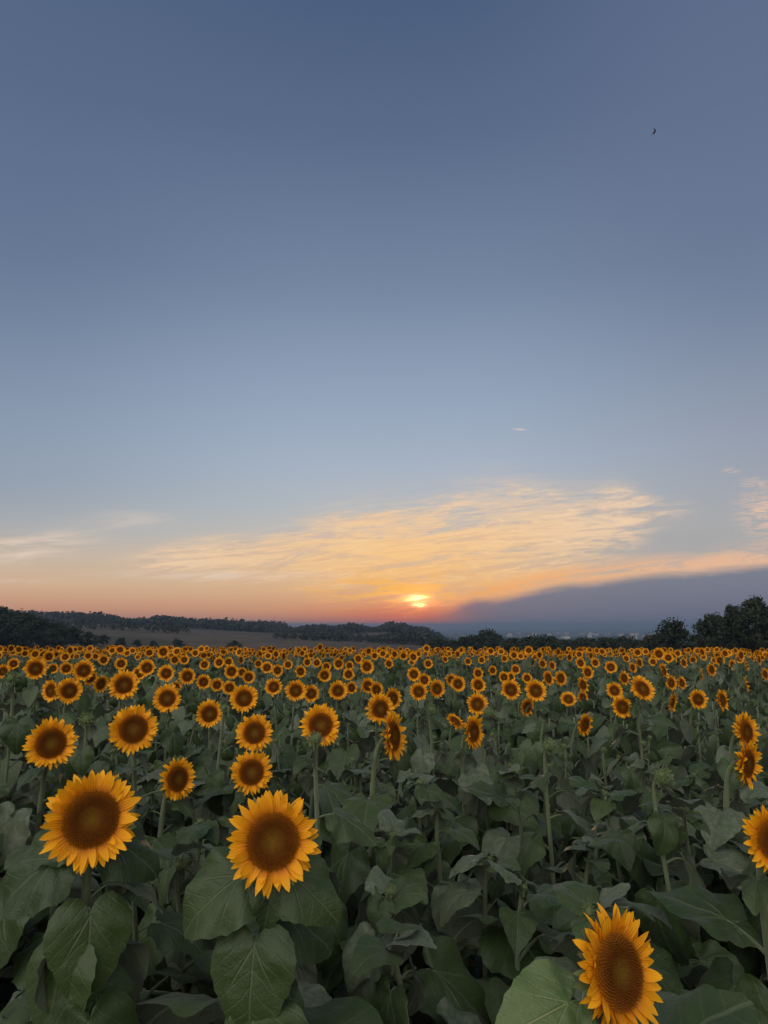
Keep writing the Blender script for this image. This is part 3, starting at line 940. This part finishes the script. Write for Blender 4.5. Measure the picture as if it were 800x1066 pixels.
# leafy plants with their buds still hidden, filling the near rows
NG = "leafy sunflower plants without open flowers"
count_leafy = 0
fr = random.Random(11)
y = 0.95
row = 0
SP_ = 0.40
while y < 5.2:
    x0 = -0.72 * y - 0.25; x = x0 + (row % 2) * SP_ * 0.5
    while x < 0.72 * y + 0.25:
        xx, yy = x + fr.uniform(-.1, .1), y + fr.uniform(-.1, .1)
        if all((xx - a) ** 2 + (yy - b) ** 2 > 0.20 ** 2 for a, b in taken) and (xx * xx + yy * yy) > 1.9 and (xx - taken[2][0]) ** 2 + (yy - taken[2][1]) ** 2 > 0.16:
            lowr = 0.86 if xx > -0.15 * yy else 0.92
            H = fr.uniform(lowr, lowr + 0.24)
            if yy < 2.0: H = fr.uniform(0.62, 0.84)
            if 0.9 < xx < 1.3 and yy < 2.45: H = fr.uniform(0.58, 0.72)
            leafy(xx, yy, H, "leafy sunflower plant without an open flower, packed among the near rows", NG, near=yy < 4.0, bud=fr.uniform(.012, .022), leaves=fr.choice([10, 11, 12]), size=fr.uniform(0.20, 0.255), name="leafy_sunflower", tuft=4)
            taken.append((xx, yy)); count_leafy += 1
        x += SP_
    y += SP_ * 0.88; row += 1

# more flowering plants of the middle rows, placed where the listed ones leave room
def project(P):
    v = P - Vector((0, 0, CAMZ)); dep = v.y * CP + v.z * SP
    return 400 + FPX * v.x / dep, 533 - FPX * (-v.y * SP + v.z * CP) / dep, dep


extra = 0
mr = random.Random(4)
cand = []
for _ in range(2600):
    yy = math.sqrt(mr.uniform(8.5 ** 2, 16.5 ** 2)); xx = mr.uniform(-0.66, 0.66) * yy
    cand.append((yy, xx))
for yy, xx in cand:
    if extra >= 75: break
    if any((xx - a) ** 2 + (yy - b) ** 2 < 0.45 ** 2 for a, b in taken): continue
    hd = Vector((xx, yy, hz(xx, yy) + mr.gauss(1.30, 0.07))); rad = mr.uniform(0.095, 0.125)
    px, py, dep = project(hd); D = 2 * rad * FPX / dep
    if any((px - a) ** 2 + (py - b) ** 2 < (0.40 * (D + c)) ** 2 for a, b, c in himg): continue
    grp = L_ if px < 290 else (C_ if px < 560 else R__)
    cam_az = math.degrees(math.atan2(-xx, yy))
    n = facing(18 + 0.25 * cam_az + mr.gauss(0, 22), mr.gauss(7, 8))
    sunflower(hd, rad, n, LAB[grp], grp)
    taken.append((xx, yy)); himg.append((px, py, D)); extra += 1


# ------------------------------------------------------------------ the rest of the field as one mass
def arrays(mb):
    tri = []; mi = []
    for f, k in zip(mb.f, mb.mi):
        for i in range(1, len(f) - 1): tri.append((f[0], f[i], f[i + 1])); mi.append(k)
    return np.array(mb.v, np.float32), np.array(tri, np.int32), np.array(mb.uv, np.float32), np.array(mi, np.int32)


def field_plant(r, lod, flower):
    mb = MB(); H = 1.0
    fo = foliage_mb(r, 0.95, (9, 8)[lod - 1] if flower else (11, 9)[lod - 1], lod, 0.235 if lod == 1 else 0.25)
    mb.merge(fo)
    if flower:
        n = facing(0, r.uniform(-30, 22)); top = Vector((0, -0.06, 1.06))
        rad = r.uniform(0.088, 0.128)
        pts = stem_pts(top - n * rad * 0.3, n, 5)
        mb.tube(pts, [0.012 - 0.003 * i / 5 for i in range(6)], 4, mi=1)
        hm = head_matrix(top, n, rad, r.uniform(0, 6.28))
        mb.merge(ring_mb(r, lod), hm, mi=2); mb.merge(disc_mb(r, 2), hm, mi=3); mb.merge(calyx_mb(r, 2), hm, mi=4)
    else:
        mb.tube([(0, 0, 0), (0, 0, 0.9)], [0.012, 0.009], 4, mi=1)
    return arrays(mb)


def build_field():
    r = random.Random(31)
    src = {(l, f): [field_plant(r, l, f) for _ in range(8)] for l in (1, 2) for f in (0, 1)}
    near_t = np.array(taken)
    plants = []
    for (y0, y1, sp, pf, lod) in ((0.6, 8.0, 0.42, 0.0, 1), (8.0, 16.5, 0.48, 0.0, 1), (16.5, 47.0, 0.53, 0.46, 2)):
        y = y0
        while y < y1:
            half = 0.80 * y + 2.5
            for x in np.arange(-half, half, sp):
                xx, yy = x + r.uniform(-.3, .3) * sp, y + r.uniform(-.3, .3) * sp
                if len(near_t) and yy < 17 and np.min((near_t[:, 0] - xx) ** 2 + (near_t[:, 1] - yy) ** 2) < 0.26 ** 2: continue
                infr = abs(xx) < 0.72 * yy + 0.28
                if yy < 5.3 and infr: continue
                if xx * xx + yy * yy < 1.2: continue
                fl = r.random() < pf * (1 + 0.55 * min(1, max(0, (yy - 18) / 16)))
                if not infr and yy < 16.5: fl = r.random() < 0.3 and abs(xx) > 0.75 * yy + 0.4
                plants.append((xx, yy, lod, int(fl)))
            y += sp
    V, F, U, K = [], [], [], []; o = 0
    for (xx, yy, lod, fl) in plants:
        v, f, u, k = src[(lod, fl)][r.randrange(8)]
        a = math.atan2(-xx, yy) * 0.25 + R_(r.gauss(20, 36)) if fl else r.uniform(0, 6.28)
        c, s = math.cos(a), math.sin(a)
        hs = min(1.38, r.gauss(1.24, 0.11)) if fl else r.uniform(0.86, 1.08)
        w = v.copy(); w[:, 0] = v[:, 0] * c - v[:, 1] * s; w[:, 1] = v[:, 0] * s + v[:, 1] * c
        if fl:    # stretch the stem, keep the head round
            low = np.minimum(v[:, 2], 0.92) * (hs - 0.12) / 0.92 + np.maximum(v[:, 2] - 0.92, 0); w[:, 2] = low
        else: w[:, 2] = v[:, 2] * hs
        w += np.array([xx, yy, hz(xx, yy)], np.float32)
        uu = u.copy(); uu[:, 2] = (uu[:, 2] + r.random()) % 1.0
        V.append(w); F.append(f + o); U.append(uu); K.append(k); o += len(v)
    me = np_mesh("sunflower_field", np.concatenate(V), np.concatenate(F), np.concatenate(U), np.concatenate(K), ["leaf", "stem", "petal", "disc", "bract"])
    tag(link("sunflower_field", me), "mass of tiny sunflowers and leaves out to the far edge of the field", "sunflower field", kind="stuff")
    print("field plants", len(plants), "faces", sum(len(f) for f in F))


build_field()


# ------------------------------------------------------------------ trees
def crown_mb(r, W, H, z0, clumps, per, leafsz, irregular=0.3):
    """leaf-sized faces in uneven clumps; W half width, H crown height, z0 crown base"""
    vs, uv, fs = [], [], []
    cs = []
    for _ in range(clumps):
        a = r.uniform(0, 6.28); t = r.random() ** 0.55; zz = r.uniform(0.0, 1.0)
        env = math.sin(math.pi * (0.12 + 0.86 * zz) ** 0.85) ** 0.7 * (1 + irregular * math.sin(2 * a + zz * 5) + r.uniform(-.2, .2))
        cs.append((Vector((math.cos(a) * t * W * env, math.sin(a) * t * W * env, z0 + H * zz)), W * r.uniform(0.17, 0.36), r.random()))
    for c, rad, rc in cs:
        for _ in range(int(per * r.uniform(0.6, 1.3))):
            d = Vector((r.gauss(0, 1), r.gauss(0, 1), r.gauss(0, .8))); d.normalize()
            p = c + d * rad * (r.random() ** 0.45)
            n = (d + Vector((r.gauss(0, .6), r.gauss(0, .6), r.gauss(0.3, .6)))).normalized()
            u = n.orthogonal().normalized(); w = n.cross(u); an = r.uniform(0, 6.28)
            u, w = u * math.cos(an) + w * math.sin(an), w * math.cos(an) - u * math.sin(an)
            s = leafsz * r.uniform(0.6, 1.3); o = len(vs)
            vs += [p - u * s, p + w * s * .55 + n * s * .15, p + u * s, p - w * s * .55 + n * s * .1]
            uv += [(0, 0, min(1, max(0, rc + r.uniform(-.25, .25))))] * 4
            fs.append((o, o + 1, o + 2, o + 3))
    mb = MB(); mb.add(vs, fs, uv); return mb, cs


def trunk_mb(r, H, rad, cs):
    mb = MB()
    top = Vector((r.uniform(-.3, .3), r.uniform(-.3, .3), H))
    pts = [Vector((0, 0, -0.4)).lerp(top, i / 6) + Vector((r.uniform(-.1, .1), r.uniform(-.1, .1), 0)) for i in range(7)]
    mb.tube(pts, [rad * (1.25 - i / 6 * 0.95) for i in range(7)], 8)
    for c, cr, _ in sorted(cs, key=lambda q: r.random())[:12]:
        k = r.randrange(2, 6); s = pts[k]; e = c
        md = s.lerp(e, .5) + Vector((0, 0, .2))
        mb.tube([s, md, e], [rad * .45, rad * .25, rad * .08], 5)
    return mb


tr = random.Random(8)
TREES = []
for (W, H, z0, cl, per, ls) in ((5.2, 8.6, 1.6, 54, 110, .34), (4.2, 10.0, 1.4, 50, 110, .32), (5.0, 7.6, 1.2, 50, 110, .34), (3.0, 8.4, 1.2, 40, 100, .30)):
    cm, cs = crown_mb(tr, W, H, z0, cl, per, ls)
    TREES.append((cm.mesh("crown", "crown", smooth=False), trunk_mb(tr, z0 + H * .75, .26, cs).mesh("trunk", "bark"), z0 + H))


def tree(kind, px, Y, ytop, label, group=None, wscale=1.0, name="tree"):
    cm, tm, TH = TREES[kind]
    d = ray(px, ytop); t = Y / d.y
    x = d.x * t; z = CAMZ + d.z * t; g = hz(x, Y)
    s = max(0.25, (z - g) / (TH + 0.5))
    root = link(name, None, None, (x, Y, g), (0, 0, tr.uniform(0, 6.28)), (s * wscale, s * wscale, s))
    tag(root, label, "tree", group)
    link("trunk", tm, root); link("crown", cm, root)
    return root


# right: lone round tree and the tall clump at the field's edge
tree(2, 696, 128, 646, "dark round tree standing alone at the field edge, right of the distant town", wscale=0.95)
tree(0, 741, 118, 641, "shortest tree at the left end of the tall dark clump", wscale=0.8)
tree(1, 762, 110, 631, "slim dark tree in the middle of the tall clump at right", wscale=0.8)
tree(0, 787, 104, 624, "tallest dark tree of the clump at the right edge", wscale=0.9)
tree(1, 815, 104, 622, "dark tree half cut off by the right edge, outermost of the clump", wscale=0.9)
tree(3, 724, 132, 660, "small bushy tree between the round tree and the tall clump", wscale=1.3)
tree(2, 772, 122, 650, "low dark tree filling the foot of the tall clump at right", wscale=1.3)
# left: dark wood at the edge of the slope
for px, Y, yt, k in ((-22, 215, 630, 0), (2, 222, 632, 1), (16, 225, 638, 2), (30, 218, 640, 0), (45, 232, 645, 1), (60, 228, 648, 2), (76, 240, 653, 0), (92, 250, 658, 2), (108, 262, 661, 0), (-5, 205, 640, 2), (24, 208, 650, 2), (52, 214, 655, 0)):
    tree(k, px, Y, yt, "dark tree in the close-packed wood on the slope at the far left", "trees of the dark wood on the left slope", wscale=tr.uniform(1.0, 1.4))
for px, Y, yt, k in ((126, 255, 664, 2), (143, 262, 666, 0), (160, 270, 667, 2), (186, 275, 666, 0), (244, 280, 667, 2)):
    tree(k, px, Y, yt, "low dark bush-like tree at the field edge before the pale slope", "low trees before the pale slope", wscale=1.3)
# centre and right: belt of trees just past the far edge of the flowers
bx = 452
while bx < 690:
    yt = 665.0 + tr.uniform(-3.0, 2.5)
    if 500 < bx < 513: yt = 656.5
    tree(tr.randrange(4), bx, 205 + tr.uniform(-20, 60), yt, "dim tree in the low belt beyond the flowers, right of the sun", "trees of the belt beyond the field", wscale=tr.uniform(0.9, 1.5))
    bx += tr.uniform(7, 13)


# ------------------------------------------------------------------ distant woodland (one mass)
def build_woods():
    r = np.random.default_rng(3)
    pts = []
    def band(n, ya, yb, ua, ub, hs, keep=None):
        yy = r.uniform(ya, yb, n); uu = r.uniform(ua, ub, n); xx = yy * uu
        msk = np.sin(xx * 0.021 + yy * 0.013) + np.sin(xx * 0.009 - yy * 0.02 + 1.3) > (keep if keep is not None else -9)
        for x, y in zip(xx[msk], yy[msk]): pts.append((x, y, r.uniform(*hs) * (0.85 + 0.32 * math.sin(x * 0.017 + 1.0) * math.sin(x * 0.041) + 0.2 * math.sin(x * 0.11) * (hs[0] > 4))))
    band(4600, 760, 960, -0.80, 0.07, (6, 13), -1.5)
    band(420, 800, 930, -0.14, 0.12, (6, 11), -0.6)
    band(900, 520, 780, -0.75, -0.02, (5, 9), 0.55)
    band(420, 430, 560, -0.17, 0.07, (6, 10), -0.4)
    band(420, 380, 520, 0.05, 0.62, (6, 9), -0.2)
    band(140, 330, 420, -0.62, -0.1, (3, 6), 0.8)
    # hedges and copses on the plain
    n = 1500
    yy = r.uniform(1500, 5200, n); uu = r.uniform(0.05, 0.72, n); ph = np.round(yy / 240) * 240 + r.uniform(-30, 30, n)
    for x, y in zip(ph * uu, ph): pts.append((x, y, r.uniform(7, 14)))
    P = np.array(pts); P = np.column_stack([P[:, 0], P[:, 1], height(P[:, 0], P[:, 1]), P[:, 2]])
    k = 30
    N = len(P)
    c = np.repeat(P, k, 0); H = c[:, 3]
    d = r.normal(size=(N * k, 3)); d /= np.linalg.norm(d, axis=1, keepdims=True)
    rad = r.random(N * k) ** 0.5
    wid = np.repeat(r.uniform(0.5, 1.1, N), k)
    cen = np.column_stack([c[:, 0] + d[:, 0] * rad * H * wid * .6, c[:, 1] + d[:, 1] * rad * H * wid * .6, c[:, 2] + H * 0.52 + d[:, 2] * rad * H * .5])
    u = r.normal(size=(N * k, 3)); u /= np.linalg.norm(u, axis=1, keepdims=True)
    w = np.cross(u, d); w /= np.maximum(1e-6, np.linalg.norm(w, axis=1, keepdims=True))
    s = (H * 0.12 * r.uniform(.6, 1.4, N * k))[:, None]
    V = np.stack([cen - u * s, cen - w * s, cen + u * s, cen + w * s], 1).reshape(-1, 3)
    F = np.arange(N * k * 4).reshape(-1, 4)
    U = np.zeros((N * k * 4, 3)); U[:, 2] = np.repeat(np.clip(np.repeat(r.random(N), k) + r.uniform(-.2, .2, N * k), 0, 1), 4)
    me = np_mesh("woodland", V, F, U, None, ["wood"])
    tag(link("woodland", me), "far woods and hedges along the hazy ridge and plain", "woodland", kind="stuff")


build_woods()


# ------------------------------------------------------------------ houses
def box_mb(mb, x0, x1, y0, y1, z0, z1, mi=0):
    v = [(x, y, z) for z in (z0, z1) for x, y in ((x0, y0), (x1, y0), (x1, y1), (x0, y1))]
    mb.add(v, [(3, 2, 1, 0), (4, 5, 6, 7), (0, 1, 5, 4), (1, 2, 6, 5), (2, 3, 7, 6), (3, 0, 4, 7)], None, mi)


def house(x, y, w, dp, h, rot, label, group=None, flat=False, sink=0.0):
    g = hz(x, y) - sink
    root = link("house", None, None, (x, y, g), (0, 0, rot)); tag(root, label, "house", group)
    wl = MB(); box_mb(wl, -w / 2, w / 2, -dp / 2, dp / 2, 0, h); link("wall", wl.mesh("wall", "plaster", False), root)
    rf = MB(); e = 0.4
    if flat: box_mb(rf, -w / 2 - e, w / 2 + e, -dp / 2 - e, dp / 2 + e, h + .003, h + .5)
    else:
        rh = dp * 0.24
        v = [(-w / 2 - e, -dp / 2 - e, h + .003), (w / 2 + e, -dp / 2 - e, h + .003), (w / 2 + e, dp / 2 + e, h + .003), (-w / 2 - e, dp / 2 + e, h + .003), (-w / 2 - e, 0, h + rh), (w / 2 + e, 0, h + rh)]
        rf.add(v, [(0, 1, 5, 4), (2, 3, 4, 5), (0, 4, 3), (1, 2, 5), (3, 2, 1, 0)])
    link("roof", rf.mesh("roof", "roof", False), root)
    n = max(2, int(w / 3.2))
    for fl in range(max(1, int(h / 3))):
        for k in range(n):
            wx = -w / 2 + w * (k + .5) / n; z = fl * 3 + 1.0
            wm = MB(); box_mb(wm, wx - .5, wx + .5, -dp / 2 - .06, -dp / 2 - .003, z, z + 1.4); link("window", wm.mesh("window", "window", False), root)
    return root


house(88.5, 232, 9, 7, 6.5, 0.2, "small white house showing among the dim belt of trees", sink=1.5)
house(64.0, 226, 11, 8, 4.5, -0.15, "low house with a reddish roof half hidden in the belt of trees", sink=1.2)
house(58.0, 250, 8, 7, 5.0, 0.3, "smaller reddish-roofed house just left of the low half-hidden one", sink=1.2)
hr = random.Random(21)
for i in range(44):
    Y = hr.uniform(2600, 5600); px = hr.uniform(500, 720) if i < 36 else hr.uniform(455, 800)
    d = ray(px, 655); x = d.x / d.y * Y
    house(x, Y, hr.uniform(16, 38), hr.uniform(12, 18), hr.choice([6, 7, 9, 9, 12, 15]), hr.uniform(-.5, .5), "tiny pale building in the hazy town on the far plain", "buildings of the far town", flat=hr.random() < .35)


# ------------------------------------------------------------------ bird
def build_bird():
    d = ray(682, 137); t = 17.0 / d.y
    P = Vector((0, 0, CAMZ)) + d * t
    mb = MB()
    n = 10
    L = [(-.11, .004), (-.09, .010), (-.05, .018), (0, .022), (.04, .020), (.065, .014), (.085, .015), (.10, .010), (.115, .002)]
    mb.tube([Vector((x, 0, 0)) for x, _ in L], [r * 1.25 for _, r in L], n)
    for s in (-1, 1):      # scythe wings
        sec = [(0.0, .035, -.035), (.06, .050, -.012), (.12, .035, -.010), (.17, -.005, -.035), (.205, -.06, -.066)]
        v = []
        for k, (sp, le, te) in enumerate(sec):
            z = 0.012 + sp * 0.3
            v += [(le, s * sp * .7, z + .003), (te, s * sp * .7, z), (le, s * sp * .7, z - .003)]
        f = []
        for k in range(len(sec) - 1):
            o = k * 3; f += [(o, o + 3, o + 4, o + 1), (o + 1, o + 4, o + 5, o + 2), (o + 2, o + 5, o + 3, o)]
        mb.add(v, f)
        tl = [(-.085, s * .003, .002), (-.10, s * .016, .002), (-.175, s * .045, 0), (-.12, s * .004, 0), (-.085, s * .003, -.002)]
        mb.add(tl, [(0, 1, 2, 3), (4, 3, 2, 1)])
    o = link("bird", mb.mesh("bird", "feather"), None)
    ax = Vector((0.40, 0.1, 0.91)).normalized(); ay = (d.normalized() - ax * d.normalized().dot(ax)).normalized(); az = ax.cross(ay)
    o.matrix_world = Matrix.Translation(P) @ Matrix((ax, ay, az)).transposed().to_4x4()
    tag(o, "lone dark bird in flight high in the clear blue sky", "bird")


build_bird()

# ------------------------------------------------------------------ haze
def build_haze():
    mb = MB(); box_mb(mb, -9500, 9500, -1500, 14500, -64, 42)
    m, nt, out = new_mat("haze")
    v = nt.nodes.new('ShaderNodeVolumePrincipled')
    v.inputs['Color'].default_value = (0.27, 0.38, 0.54, 1); v.inputs['Density'].default_value = 0.00024
    v.inputs['Anisotropy'].default_value = 0.2
    nt.links.new(v.outputs[0], out.inputs['Volume'])
    M['haze'] = m
    tag(link("haze", mb.mesh("haze", "haze", False)), "thin dusk haze over the field, hills and plain", "haze", kind="stuff")


build_haze()
print("leafy", count_leafy, "heads", len(HEADS), "extra", extra, "objects", len(bpy.data.objects))
